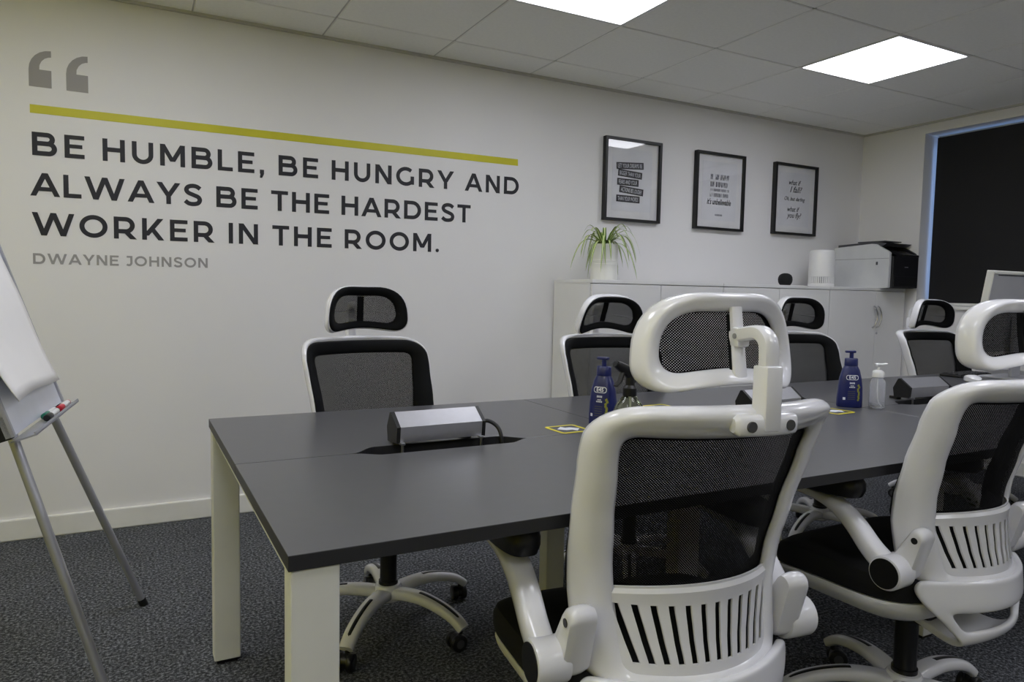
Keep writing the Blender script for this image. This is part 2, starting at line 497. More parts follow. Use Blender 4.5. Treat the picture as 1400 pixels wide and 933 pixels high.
def glyph(c):
    if c == 'A': w = 1.09; return w, [diag(.1, 0, w / 2, 1), diag(w - .1, 0, w / 2, 1), rect(.25, .22, w - .25, .22 + T_ * .88)]
    if c == 'B': w = .92; return w, [rect(0, 0, T_, 1), bowl(w - .07, .525, 1 - h), bowl(w, h, .525)]
    if c == 'D': w = .98; return w, [rect(0, 0, T_, 1), bowl(w, h, 1 - h)]
    if c == 'E': w = .76; return w, [rect(0, 0, T_, 1), rect(0, 1 - T_ * .92, w, 1), rect(0, .43, w - .08, .43 + T_ * .86), rect(0, 0, w, T_ * .92)]
    if c == 'G': w = 1.0; return w, [stroke(arc(w / 2 + .03, .5, w / 2 - .05, .5 - h + .01, 48, 330, 22)), rect(w - T_, .08, w, .52)]
    if c == 'H': w = .89; return w, [rect(0, 0, T_, 1), rect(w - T_, 0, w, 1), rect(T_, .42, w - T_, .42 + T_)]
    if c == 'I': return T_, [rect(0, 0, T_, 1)]
    if c == 'J': w = .62; return w, [rect(.12, 1 - T_ * .9, w - T_, 1), stroke([(w - h, 1), (w - h, .36)] + arc(w - h - .22, .34, .22, .26, 0, -140, 10))]
    if c == 'K': w = .90; return w, [rect(0, 0, T_, 1), diag(.16, .20, w - .13, 1), diag(.42, .52, w - .1, 0)]
    if c == 'L': w = .68; return w, [rect(0, 0, T_, 1), rect(0, 0, w, T_ * .92)]
    if c == 'M': w = 1.06; return w, [rect(0, 0, T_, 1), rect(w - T_, 0, w, 1), diag(.1, 1, w / 2, .22, T_ * .95), diag(w - .1, 1, w / 2, .22, T_ * .95)]
    if c == 'N': w = .90; return w, [rect(0, 0, T_, 1), rect(w - T_, 0, w, 1), diag(.10, 1, w - .10, 0)]
    if c == 'O': w = 1.10; return w, [stroke(arc(w / 2, .5, w / 2 - h, .51 - h, 0, 350, 35), closed=True)]
    if c == 'R': w = .88; return w, [rect(0, 0, T_, 1), bowl(w - .03, .345, 1 - h), diag(w - .38, .32, w - .09, 0)]
    if c == 'S':
        w = .78
        pts = [(.91, .80), (.72, .90), (.48, .928), (.24, .87), (.14, .735), (.24, .60), (.52, .505), (.80, .41), (.885, .27), (.78, .12), (.5, .07), (.26, .10), (.07, .21)]
        return w, [stroke([(p.x * w, p.y) for p in catmull([(a, b, 0) for a, b in pts], 4)])]
    if c == 'T': w = .82; return w, [rect(0, 1 - T_ * .92, w, 1), rect(w / 2 - h, 0, w / 2 + h, 1)]
    if c == 'U': w = .88; return w, [stroke([(h, 1), (h, .44)] + arc(w / 2, .42, w / 2 - h, .42 - h + .005, 180, 360) + [(w - h, .44), (w - h, 1)])]
    if c == 'W': w = 1.56; return w, [diag(.09, 1, .42, 0), diag(w / 2, 1, .42, 0), diag(w / 2, 1, w - .42, 0), diag(w - .09, 1, w - .42, 0)]
    if c == 'Y': w = .98; return w, [diag(.1, 1, w / 2, .38), diag(w - .1, 1, w / 2, .38), rect(w / 2 - h, 0, w / 2 + h, .44)]
    if c == ',': return .2, [rect(.0, 0, .2, .2), ([(.03, 0), (.2, 0), (.11, -.2), (.0, -.2)], [(0, 1, 2, 3)])]
    if c == '.': return .2, [(arc(.1, .1, .1, .1, 0, 345, 15), [tuple(range(16))])]
KERN = {'A': -.05, 'W': -.05, 'Y': -.06, 'T': -.03, 'L': -.04, ',': -.02, 'O': -.02, 'J': -.02}
YW = YB
def flat_solid(shapes, x0, z0, cap, tilt, y, th=.0012):
    """2-D pieces -> thin solid standing on the wall plane"""
    V, F = [], []
    for q_, (sv, sf) in enumerate(shapes):
        n = len(V); m_ = len(sv)
        for yy in (y - th - .00025 * q_, y): V += [(x0 + p[0] * cap, yy, z0 + p[1] * cap + tilt * p[0] * cap) for p in sv]
        for f in sf:
            F.append(tuple(n + i for i in f))
            for a, b in zip(f, f[1:] + f[:1]): F.append((n + a, n + b, n + m_ + b, n + m_ + a))
    return V, F
def text_line(s, x0, x1, zb0, zb1, cap, m_, name, label, gap=.26, space=.42):
    W = []; x = 0
    for i, c in enumerate(s):
        if c == ' ': x += 1; continue
    # natural positions: ink widths + gap (tracking solved so that the line ends where it does on the wall)
    inks = sum(glyph(c)[0] for c in s if c != ' '); ngaps = 0; kern = 0; nsp = s.count(' ')
    for a, b in zip(s, s[1:]):
        if a != ' ' and b != ' ': ngaps += 1; kern += KERN.get(a, 0) + KERN.get(b, 0)
        if b == ' ' or a == ' ': kern += KERN.get(a, 0) + KERN.get(b, 0) if False else 0
    total = (x1 - x0) / cap
    g = (total - inks - kern - nsp * space) / (ngaps + nsp)
    tilt = (zb1 - zb0) / (x1 - x0)
    t = thing(name, label, 'lettering', (x0, YW, zb0))
    x = 0; prev = None
    for i, c in enumerate(s):
        if c == ' ': x += g + space - .0; prev = None; continue
        w, sh = glyph(c)
        if prev: x += g + KERN.get(prev, 0) + KERN.get(c, 0)
        o = obj('letter', flat_solid(sh, 0, 0, cap, tilt, 0), m_, t)
        o.location = (x * cap, 0, tilt * x * cap)
        x += w; prev = c
    return t
text_line('BE HUMBLE, BE HUNGRY AND', -.366, 2.012, 1.677, 1.696, .099, INK, 'wall_lettering', 'first line of dark capital lettering on the wall, under the yellow stripe')
text_line('ALWAYS BE THE HARDEST', -.376, 1.705, 1.504, 1.515, .099, INK, 'wall_lettering', 'middle line of dark capital lettering on the wall, beginning with ALWAYS')
text_line('WORKER IN THE ROOM.', -.372, 1.515, 1.335, 1.341, .099, INK, 'wall_lettering', 'last line of dark capital lettering on the wall, ending with ROOM')
text_line('DWAYNE JOHNSON', -.373, .326, 1.211, 1.216, .046, INKG, 'wall_lettering', 'small grey capital lettering naming the speaker under the quote', space=.36)
o = obj('wall_stripe', ([(-.37, YW - .0012, 1.855), (2.004, YW - .0012, 1.863), (2.003, YW - .0012, 1.901), (-.37, YW - .0012, 1.891), (-.37, YW, 1.855), (2.004, YW, 1.863), (2.003, YW, 1.901), (-.37, YW, 1.891)], [(0, 1, 2, 3), (0, 1, 5, 4), (1, 2, 6, 5), (2, 3, 7, 6), (3, 0, 4, 7)]), INKY)
tag(o, 'long yellow vinyl stripe on the wall above the dark lettering', 'stripe')
qout = [(0, 0), (1, 0), (1, .47), (.47, .47)] + [(1 - .55 * cos(radians(a)), .47 + .36 * sin(radians(a))) for a in (20, 40, 60, 78)] + [(1, .83), (1, 1)] + [(1 - 1.0 * sin(radians(a)), .45 + .55 * cos(radians(a))) for a in (15, 30, 45, 60, 75, 90)]
for k, (qx, lab) in enumerate(((-.371, 'left one of the two grey quotation marks above the yellow stripe'), (-.235, 'right one of the two grey quotation marks above the yellow stripe'))):
    o = obj('quotation_mark', prism([(p[0] * .082, p[1] * .157) for p in qout], 'y', -.0012, 0), INKQ, loc=(qx, YW, 1.967))
    tag(o, lab, 'quotation mark', 'quotation marks on the wall')

# ------------------------------------------------------------------ framed prints
def framed(x0, x1, z0, z1, label):
    t = thing('framed_print', label, 'picture', ((x0 + x1) / 2, YB, (z0 + z1) / 2), group='framed prints on the wall')
    w, hh = (x1 - x0) / 2, (z1 - z0) / 2; d, b = .034, .016
    bars = [bx(-w, w, -d, 0, hh - b, hh), bx(-w, w, -d, 0, -hh, -hh + b), bx(-w, -w + b, -d, 0, -hh + b, hh - b), bx(w - b, w, -d, 0, -hh + b, hh - b)]
    obj('frame', join(*bars), FRAMEB, t)
    obj('mount', bx(-w + b, w - b, -.013, -.006, -hh + b, hh - b), PAPER, t)
    obj('glass_pane', bx(-w + b, w - b, -.026, -.024, -hh + b, hh - b), PANE, t)
    p = obj('print_sheet', bx(-w + .065, w - .065, -.0145, -.013, -hh + .065, hh - .06), PAPER2, t)
    return t, p
def flat_text(body, size, x, z, m_, parent, y=-.0157, fw=1.0, shear=0.0, bold=0.0, rot=0.0, name='lettering', width=None, height=None):
    V, F = text_mesh(body, size, fw, shear, bold)
    if width or height:
        xs_ = [v[0] for v in V]; zs_ = [v[1] for v in V]
        cx, cz = (min(xs_) + max(xs_)) / 2, (min(zs_) + max(zs_)) / 2
        kx = width / (max(xs_) - min(xs_)) if width else 1; kz = height / (max(zs_) - min(zs_)) if height else kx
        V = [((a - cx) * kx, (b - cz) * kz) for a, b in V]
    c, s = cos(rot), sin(rot)
    return obj(name, ([(x + a * c - b * s, y, z + a * s + b * c) for a, b in V], F), m_, parent)
t1, p1 = framed(2.603, 3.045, 1.59, 2.105, 'black framed print of slanted black strips, above the spider plant')
for k, (body, x, z, w, rot) in enumerate((('LET YOUR DREAMS BE', -.02, .092, .19, 4), ('BIGGER THAN YOUR', -.018, .040, .165, -3), ('FEARS AND YOUR', -.034, -.012, .145, 0), ('ACTIONS BE LOUDER', -.005, -.063, .165, -4), ('THAN YOUR WORDS', -.03, -.116, .16, 0))):
    r = radians(rot); hw, hh = w / 2 + .012, .0215
    s_ = obj('printed_strip', ([(x + a * cos(r) - b * sin(r), -.0150 - .0001 * k, z + a * sin(r) + b * cos(r)) for a, b in ((-hw, -hh), (hw, -hh), (hw, hh), (-hw, hh))], [(0, 1, 2, 3)]), PRINT, t1)
    flat_text(body, .03, x, z, WPRINT, s_, rot=r, width=w, height=.026, bold=.0, name='strip_lettering', y=-.0159)
t2, p2 = framed(3.345, 3.787, 1.579, 2.098, 'black framed print of narrow grey capitals, middle of the three on the wall')
for k, (z, hh, x0, x1, dens) in enumerate(((.098, .036, -.085, .085, 15), (.048, .034, -.085, .088, 14), (.010, .018, -.088, .088, 26), (-.024, .026, -.085, .083, 22))):
    sh = []; n = dens
    for i in range(n):
        a = x0 + (x1 - x0) * i / n; ww = (x1 - x0) / n
        if random.random() < .12: continue
        sh.append(rect(a + ww * .12, z - hh / 2, a + ww * .36, z + hh / 2))
        if random.random() < .8: sh.append(rect(a + ww * .55, z - hh / 2 + random.choice((0, hh * .2)), a + ww * .80, z + hh / 2))
        if random.random() < .6: sh.append(rect(a + ww * .12, z + random.choice((-.5, -.08, .32)) * hh, a + ww * .80, z + hh / 2 * random.choice((.1, .99))))
    V, F = [], []
    for sv, sf in sh:
        n0 = len(V); V += [(p[0], -.0152, p[1]) for p in sv]; F += [tuple(n0 + i for i in f) for f in sf]
    obj('printed_line', (V, F), PRINTG, t2)
flat_text("it's unbelievable", .04, 0, -.068, PRINT, t2, shear=.3, width=.22, height=.042, bold=.0006, name='script_lettering')
obj('printed_line', ([(-.033 + i * .0085 + dx, -.0152, -.158 + dz) for i in range(8) for dx, dz in ((0, -.006), (.0055, -.006), (.0055, .006), (0, .006))], [tuple(range(4 * i, 4 * i + 4)) for i in range(8)]), PRINTG, t2)
t3, p3 = framed(4.085, 4.527, 1.585, 2.095, 'black framed print of handwritten lines, beside the window corner')
for body, x, z, w, hh in (('what if', -.005, .125, .125, .036), ('I fall?', .01, .075, .125, .045), ('Oh, but darling', .0, .003, .215, .036), ('what if', -.01, -.068, .125, .036), ('you fly?', .0, -.118, .15, .05)):
    flat_text(body, .04, x, z, PRINT, t3, shear=.35, width=w, height=hh, bold=.0004, name='script_lettering')

# ------------------------------------------------------------------ cupboards
CF = 3.30
def cupboard(x0, x1, split, label):
    t = thing('cupboard', label, 'cupboard', (x0, CF, 0), group='white cupboards along the wall')
    w = x1 - x0; D = YB - .02 - CF
    obj('carcass', box(0, w, .02, D, .0, 1.187, .001), CABW, t)
    obj('top', box(-.002 if x0 < 2.3 else 0, w - .001, -.002, D, 1.187, 1.207, .002), CABW, t)
    obj('plinth', bx(.0, w, .012, .02, 0, .06), CABD, t)
    s = split - x0
    for a, b, hx in ((0.002, s - .002, s - .022), (s + .002, w - .002, s + .022)):
        d = obj('door', box(a, b, 0, .018, .06, 1.183, .0015), CABW, t)
        pts = catmull([(hx, 0, 1.075), (hx - .004, -.018, 1.06), (hx + .006, -.028, 1.02), (hx + .004, -.028, .98), (hx - .006, -.018, .935), (hx - .008, 0, .922)], 4)
        obj('handle', sweep(pts, (.006, .004), side=(1, 0, 0), n=8), CHROME, d, True)
        if hx > s: obj('lock', cyl((s + .016, .001, .882), (s + .016, -.006, .882), .008), CHROME, d, True)
    return t
cupboard(2.258, 3.236, 2.746, 'white cupboard under the spider plant, with bow handles')
cupboard(3.238, 4.214, 3.729, 'white cupboard under the small black speaker, middle of the row')
cupboard(4.216, 5.038, 4.712, 'white cupboard in the corner under the printer')
TOPZ = 1.207

# plant
pl = thing('spider_plant', 'spider plant with striped arching leaves in a white pot on the cupboard', 'plant', (2.475, 3.50, TOPZ))
obj('pot', lathe([(.070, 0), (.078, .004), (.080, .06), (.079, .09), (.081, .094), (.079, .098), (.081, .104), (.079, .108), (.081, .114), (.079, .118), (.0805, .13), (.080, .205), (.082, .212), (.076, .213), (.073, .19)], 40), POT, pl, True)
obj('soil', lathe([(.0735, .19), (.0, .196)], 24), SOIL, pl, True)
def leaf(az, L, rise, droop, wid, twist):
    n = 12; V, F, UV = [], [], []
    d = Vector((cos(az), sin(az), 0)); s0 = Vector((-sin(az), cos(az), 0))
    for i in range(n + 1):
        t = i / n
        r = L * (t * .85) * (1 - .18 * t * t); z = rise * sin(min(1, t * 1.25) * pi * .55) - droop * t ** 2.6
        ww = wid * (1 - .75 * t ** 2.2) * min(1, .55 + t * 3)
        if i == n: ww = .0006
        p = d * (r + .010) + Vector((0, 0, .193 + z)) + s0 * (twist * t * t)
        for k, (u, lift) in enumerate(((-1, .28), (0, 0), (1, .28))):
            V.append(p + s0 * (u * ww) + Vector((0, 0, lift * ww))); UV.append((u * .5 + .5, t))
    for i in range(n):
        for k in range(2):
            F.append((i * 3 + k, i * 3 + k + 1, i * 3 + k + 4, i * 3 + k + 3))
    o = obj('leaf', (V, F), LEAF, pl, 'all')
    uvl = o.data.uv_layers.new(name='UVMap')
    for lp in o.data.loops: uvl.data[lp.index].uv = UV[lp.vertex_index]
    return o
R_ = random.Random(11)
for k in range(44):
    az = 2 * pi * k / 44 * 3.0 + R_.uniform(-.25, .25)
    kind = k % 4
    if kind == 0: a = (R_.uniform(.12, .2), R_.uniform(.12, .17), R_.uniform(.02, .10))
    elif kind == 1: a = (R_.uniform(.20, .27), R_.uniform(.10, .15), R_.uniform(.12, .22))
    elif kind == 2: a = (R_.uniform(.16, .25), R_.uniform(.05, .10), R_.uniform(.18, .27))
    else: a = (R_.uniform(.10, .15), R_.uniform(.04, .08), R_.uniform(.14, .2))
    if sin(az) > .55: a = (min(a[0], .17), a[1], a[2])
    leaf(az, a[0] * (1.12 if sin(az) > .3 else 1.32), a[1], a[2], R_.uniform(.0075, .0115), R_.uniform(-.03, .03))

# speaker, purifier, printer on the cupboards
sp = thing('smart_speaker', 'small round black speaker on the middle cupboard', 'speaker', (4.005, 3.50, TOPZ))
obj('fabric_body', lathe([(.028, .004), (.038, .010), (.0455, .024), (.0485, .042), (.0465, .058), (.040, .072), (.028, .082), (.014, .0865), (0, .0875)], 32), BLACKF, sp, True)
obj('base_ring', lathe([(.028, 0), (.034, 0), (.036, .006), (.028, .008)], 32), BLACK, sp, True)
pu = thing('air_purifier', 'white cylindrical air purifier with slotted foot beside the printer', 'air purifier', (4.37, 3.50, TOPZ))
obj('body', lathe([(.082, .07), (.087, .075), (.087, .235), (.084, .252), (.075, .260), (.0, .262)], 40), PLASTIC2, pu, True)
obj('inner_core', lathe([(.074, .012), (.074, .075)], 32), PRN_G, pu, True)
obj('base', lathe([(.082, 0), (.088, .004), (.088, .022), (.080, .026), (.0, .026)], 40), PLASTIC2, pu, True)
rib = None
for k in range(40):
    a = 2 * pi * k / 40
    if rib is None:
        rib = obj('rib', box(.073, .0868, -.0042, .0042, .022, .076, .001, 1), PLASTIC2, pu); o = rib
    else:
        o = rib.copy(); COL.objects.link(o); o.parent = pu
    o.rotation_euler = (0, 0, a)
pr = thing('printer', 'large white and black office printer in the corner on the cupboard', 'printer', (4.735, 3.215, TOPZ))
PW, PD = .31, .47
side_prof = [(.035, .0), (PD, .0), (PD, .300), (.16, .318), (.13, .315), (.035, .262), (.018, .25), (.018, .004)]
obj('side_cover', prism(side_prof, 'x', 0, .022), PRN_W, pr)
obj('side_cover', prism(side_prof, 'x', PW - .022, PW), PRN_B, pr)
obj('body', prism([(.03, .0), (PD, 0), (PD, .295), (.16, .30), (.16, .21), (.03, .205)], 'x', .022, PW - .022), PRN_B, pr)
obj('front_panel', box(.022, PW, .0, .03, .004, .225, .004), PRN_B, pr)
obj('paper_drawer', box(.03, PW - .01, -.004, .01, .012, .085, .003), PRN_B, pr)
obj('drawer_grip', bx(.10, .22, -.006, .0, .018, .034), BLACK, pr)
obj('badge', bx(.15, .19, -.0015, .0, .148, .154), ALU, pr)
obj('control_panel', prism([(.0, .225), (.03, .228), (.10, .262), (.10, .274), (.03, .25), (.0, .24)], 'x', .12, PW), PRN_B, pr)
obj('scanner_lid', prism([(.10, .300), (.16, .3205), (.46, .300), (.46, .322), (.16, .334), (.06, .322)], 'x', .03, PW + .0), PRN_G, pr)
obj('feed_tray', box(.06, PW - .06, .10, .32, .334, .342, .002), PRN_G, pr)
obj('side_button', box(-.002, .001, .105, .120, .165, .188, .001, 1), PRN_G, pr)
obj('side_seam', bx(-.0008, .001, .02, PD, .2095, .2115), PRN_G, pr)

# ------------------------------------------------------------------ table
TZ, TT = .735, .025
TX0, DW, NB = .198, 1.07, 4
YA, YS, YE = 1.058, 1.669, 2.280
tb = thing('conference_table', 'long dark grey conference table on white legs, seen from its end', 'table', (TX0, YA, 0))
def cut_profile(cx, depth, side, full=.24, flat=.17):
    """points of the shallow cable cut-out along the inner desk edge, left to right"""
    pts = []
    for k in range(9):
        t = k / 8; s = t * t * (3 - 2 * t)
        pts.append((cx - full + (full - flat) * t, side * depth * s))
    r = [(2 * cx - a, b) for a, b in reversed(pts)]
    return pts + r
g = .0012
for k in range(NB):
    x0, x1 = k * DW + (0 if k == 0 else g / 2), (k + 1) * DW - g / 2
    cx = k * DW + (.505, .632, .442, .53)[k]
    dz0, dz1 = TZ - TT, TZ
    near = [(x0, 0), (x1, 0), (x1, YS - YA - g)] + [(a, YS - YA - g + b) for a, b in reversed(cut_profile(cx, .036, -1))] + [(x0, YS - YA - g)]
    far = [(x0, YS - YA + g), *[(a, YS - YA + g + b) for a, b in cut_profile(cx, .052, 1)], (x1, YS - YA + g), (x1, YE - YA), (x0, YE - YA)]
    for poly in (near, far):
        bm = bmesh.new()
        V, F = prism(poly, 'z', dz0, dz1)
        vs = [bm.verts.new(v) for v in V]
        for f in F: bm.faces.new([vs[i] for i in f])
        bmesh.ops.recalc_face_normals(bm, faces=bm.faces)
        o = obj('desktop', bm, [TABLE, TABLE_EDGE], tb)
        for p in o.data.polygons:
            if abs(p.normal.z) < .5: p.material_index = 1
        md = o.modifiers.new('bevel', 'BEVEL'); md.width = .0012; md.segments = 2; md.limit_method = 'ANGLE'; md.angle_limit = radians(60)
    obj('added_dark_tray', join(bx(cx - .30, cx + .30, YS - YA - .09, YS - YA + .09, .60, .604), bx(cx - .30, cx + .30, YS - YA - .09, YS - YA - .086, .60, .70), bx(cx - .30, cx + .30, YS - YA + .086, YS - YA + .09, .60, .70)), BLACK, tb)  # black tray added below the cut-out so the opening looks dark
def leg(x0, x1, y0, y1):
    o = obj('leg', box(x0, x1, y0, y1, .012, TZ - TT, .003, 2), LEGW, tb)
    obj('foot', bx(x0 + .008, x1 - .008, y0 + .008, y1 - .008, 0, .012), BLACK, o)
Dp = YE - YA
leg(.004, .078, .004, .054); leg(.004, .078, Dp - .06, Dp - .004)
xe = NB * DW
leg(xe - .078, xe - .004, .004, .054); leg(xe - .078, xe - .004, Dp - .06, Dp - .004)
for k in range(1, NB):
    leg(k * DW - .035, k * DW + .035, .32, .37); leg(k * DW - .035, k * DW + .035, Dp - .25, Dp - .20)
for x in [.04] + [k * DW for k in range(1, NB)] + [xe - .04]:
    obj('cross_beam', bx(x - .025, x + .025, .06, Dp - .06, TZ - TT - .035, TZ - TT - .001), LEGW, tb)
for y in (Dp / 2 - .115, Dp / 2 + .115):
    obj('rail', bx(.06, xe - .06, y - .015, y + .015, TZ - TT - .036, TZ - TT - .002), LEGW, tb)

# power modules on the cable cut-outs
def power_module(x, y, rz, label, cable=True):
    t = thing('power_module', label, 'power module', (x, y, TZ), rz, group='desktop power modules')
    pent = [(-.030, .012), (.034, .008), (.040, .045), (.020, .083), (.012, .085), (-.034, .052)]
    b = obj('housing', prism([(p[0] * .98, p[1] * .98 + .0012) for p in pent], 'x', -.114, .114), ALU, t)
    for s in (-1, 1):
        e = obj('end_cap', prism(pent, 'x', s * .114, s * .124), BLACK, t)
        obj('pin', cyl((s * .110, -.036, .012), (s * .110, -.036, -.03), .0035, 10), CHROME, t, True)
        obj('pin_lug', box(s * .110 - .006, s * .110 + .006, -.042, -.026, .008, .014, .001, 1), CHROME, t)
        obj('foot', bx(s * .10 - .012, s * .10 + .012, .028, .062, -.0005 + .0008, .010), BLACK, t)
    if cable:
        obj('cable', tube(catmull([(.123, .0, .045), (.146, -.010, .046), (.164, -.028, .030), (.168, -.042, .0), (.166, -.045, -.05), (.15, -.045, -.10)], 6), .0055), BLACK, t, True)
    return t
power_module(.700, 1.715, radians(1.5), 'aluminium desktop power module with black end caps, nearest the table end')
power_module(1.90, 1.70, radians(2), 'aluminium desktop power module half hidden behind the nearest chair')
power_module(2.78, 1.725, radians(-2), 'aluminium desktop power module beyond the clear pump bottle')

# yellow floor-style stickers on the desks
def sticker(x, y, rz, label):
    t = thing('table_sticker', label, 'sticker', (x, y, TZ), rz, group='yellow bordered stickers on the table')
    def rr(s, r): return [(p.x, p.y) for p in rloop([(-s, -s, 0), (s, -s, 0), (s, s, 0), (-s, s, 0)], [r] * 4, 2, 4)]
    o_, i_ = rr(.052, .014), rr(.043, .008); n = len(o_)
    V = [(p[0], p[1], .0003) for p in o_] + [(p[0], p[1], .0003) for p in i_] + [(p[0], p[1], .0011) for p in o_] + [(p[0], p[1], .0011) for p in i_]
    F = []
    for k in range(n):
        j = (k + 1) % n
        F += [(2 * n + k, 2 * n + j, 3 * n + j, 3 * n + k), (k, j, 2 * n + j, 2 * n + k), (n + k, n + j, 3 * n + j, 3 * n + k)]
    obj('yellow_border', (V, F), STICKY, t)
    obj('backing', prism(rr(.0425, .008), 'z', .0003, .0008), STICKD, t)
    obj('white_arrow', ([(a, b, .0013) for a, b in ((-.034, .006), (-.004, .034), (.0, .016), (.016, .016), (.036, -.006), (.010, -.034), (.004, -.016), (-.016, -.016))], [(0, 1, 2, 7), (2, 3, 6, 7), (3, 4, 5, 6)]), WPRINT, t)
sticker(1.113, 1.730, radians(2), 'yellow bordered sticker on the table beside the nearer navy bottle')
sticker(1.635, 1.945, radians(3), 'yellow bordered sticker on the table behind the spray bottle')
sticker(2.158, 1.650, radians(4), 'yellow bordered sticker on the table in front of the farther navy bottle')

# ------------------------------------------------------------------ bottles
def lotion(x, y, rz, label):
    t = thing('lotion_bottle', label, 'bottle', (x, y, TZ), rz, group='navy pump bottles of lotion')
    prof = [(.040, 0), (.0435, .004), (.0435, .03), (.042, .07), (.0375, .105), (.030, .135), (.0225, .150)]
    ls = []
    for r, z in prof:
        ls.append([(r * math.copysign(abs(cos(a)) ** .9, cos(a)), r * .62 * math.copysign(abs(sin(a)) ** .75, sin(a)), z) for a in [2 * pi * k / 40 for k in range(40)]])
    obj('body', loops(ls), NAVY, t, True)
    obj('collar', loops([[(r * cos(a), r * .72 * sin(a), z) for a in [2 * pi * k / 32 for k in range(32)]] for r, z in ((.0225, .150), (.0235, .152), (.0225, .176), (.0205, .178))]), NAVY, t, True)
    p = obj('pump_head', join(cyl((0, 0, .178), (0, 0, .198), .007, 16), bm2vf(box(-.022, .014, -.008, .008, .197, .206, .003))), NAVY, t, True)
    # label print follows the front of the body
    def front(x_, z_):
        r = interp([(z, r) for r, z in prof], z_); c = max(0, 1 - abs(x_ / r) ** (2 / .9)); return -r * .62 * c ** (.75 / 2) - .0009
    def put(name, V, F, m_):
        obj(name, ([(a, front(a, b), b) for a, b in V], F), m_, t)
    ov = [(q.x, q.y) for q in rloop([(-.021, .100, 0), (.021, .100, 0), (.021, .118, 0), (-.021, .118, 0)], [.0088] * 4, 3, 5)]
    ov2 = [(a * .92, .109 + (b - .109) * .80) for a, b in ov]; n = len(ov)
    put('logo_ring', ov + ov2, [(k, (k + 1) % n, n + (k + 1) % n, n + k) for k in range(n)], WPRINT)
    V, F = text_mesh('E45', .016, 1.0, 0, .0004)
    put('logo_lettering', [(a, b + .109) for a, b in V], F, WPRINT)
    for k, (z0, w, hh) in enumerate(((.086, .018, .006), (.078, .013, .003), (.072, .020, .004))):
        nn = 6
        V = []; F = []
        for i in range(nn):
            a = -w / 2 + w * i / nn; b = V.__len__(); V += [(a, z0), (a + w / nn * .7, z0), (a + w / nn * .7, z0 + hh), (a, z0 + hh)]; F.append((b, b + 1, b + 2, b + 3))
        put('label_line', V, F, WPRINT)
    for k in range(5):
        z0 = .058 - k * .007; put('label_line', [(-.015, z0), (.010, z0), (.010, z0 + .0025), (-.015, z0 + .0025)], [(0, 1, 2, 3)], PRN_G)
    put('label_mark', [(-.030, .028), (-.022, .028), (-.022, .037), (-.030, .037)], [(0, 1, 2, 3)], WPRINT)
    rr = random.Random(3); V, F = [], []
    for k in range(9):
        z0 = .024 + k * .0065; x0 = .021 + rr.uniform(-.003, .003); b = len(V)
        V += [(x0, z0), (x0 + .006, z0 + .003), (x0 + .004, z0 + .010), (x0 - .002, z0 + .006)]; F.append((b, b + 1, b + 2, b + 3))
    put('label_plant', V, F, YPRINT)
    return t
lotion(1.245, 1.745, radians(-62), 'navy blue pump lotion bottle beside the black trigger spray')
lotion(2.305, 1.700, radians(-36), 'navy blue pump lotion bottle beside the clear pump bottle')
# clear pump bottle
cb = thing('clear_pump_bottle', 'small clear bottle with white pump beside the farther navy bottle', 'bottle', (2.375, 1.640, TZ), radians(-30))
obj('body', lathe([(.0, .001), (.024, .001), (.0268, .005), (.027, .085), (.0255, .098), (.018, .110), (.018, .118), (.0165, .118), (.0165, .110), (.024, .097), (.0255, .084), (.0252, .007), (.0, .004)], 32), GLASS, cb, True)
obj('liquid', lathe([(.0, .0045), (.0248, .0075), (.0248, .018), (.0, .018)], 28), LIQ, cb, True)
obj('dip_tube', tube(catmull([(0, 0, .118), (0, 0, .07), (.004, 0, .03), (.014, 0, .008)], 5), .0022), PLASTIC2, cb, True)
obj('collar', lathe([(.019, .112), (.0205, .113), (.0205, .128), (.017, .135), (.009, .139), (.006, .139), (.006, .150), (.0, .150)], 28), PLASTIC2, cb, True)
obj('pump_head', sweep(catmull([(-.012, 0, .156), (-.004, 0, .158), (.010, 0, .158), (.024, 0, .160), (.030, 0, .161)], 3), lambda t: (.012 * (1 - .5 * t), .006 * (1 - .55 * t)), side=(0, 1, 0)), PLASTIC2, cb, True)
# trigger spray
sb = thing('spray_bottle', 'clear ribbed glass spray bottle with black trigger behind the nearest chair', 'bottle', (1.231, 1.600, TZ), radians(8))
prof = [(.0, .002), (.042, .002), (.047, .008), (.048, .035), (.045, .06), (.036, .085), (.022, .105), (.016, .112), (.015, .124)]
V, F = [], []
N = 64
for r, z in prof:
    for i in range(N):
        k = 1 + (.035 * abs(cos(i * pi * 20 / N)) if .03 < r else 0)
        V.append((r * k * cos(2 * pi * i / N), r * k * sin(2 * pi * i / N), z))
for q in range(len(prof) - 1):
    for i in range(N):
        j = (i + 1) % N
        F.append((q * N + i, q * N + j, (q + 1) * N + j, (q + 1) * N + i))
obj('body', (V, F), GLASS2, sb, True)
obj('liquid', lathe([(.0, .005), (.040, .006), (.0445, .012), (.0445, .036), (.042, .052), (.0, .052)], 32), LIQ, sb, True)
obj('dip_tube', tube([(0, 0, .12), (.004, 0, .06), (.01, 0, .01)], .0025), PLASTIC2, sb, True)
obj('collar', lathe([(.019, .110), (.0195, .112), (.0195, .132), (.016, .136), (.013, .140), (.0, .140)], 28), BLACK, sb, True)
obj('spray_head', sweep(catmull([(.016, 0, .150), (.010, 0, .165), (-.010, 0, .180), (-.040, 0, .195), (-.054, 0, .201)], 5), lambda t: (.013 * (1 - .25 * t), .023 * (1 - .6 * t)), side=(0, 1, 0)), BLACK, sb, True)
obj('neck', cyl((0, 0, .138), (.002, 0, .168), .013, 20), BLACK, sb, True)
obj('nozzle', cyl((-.050, 0, .198), (-.060, 0, .202), .008, 14), BLACK, sb, True)
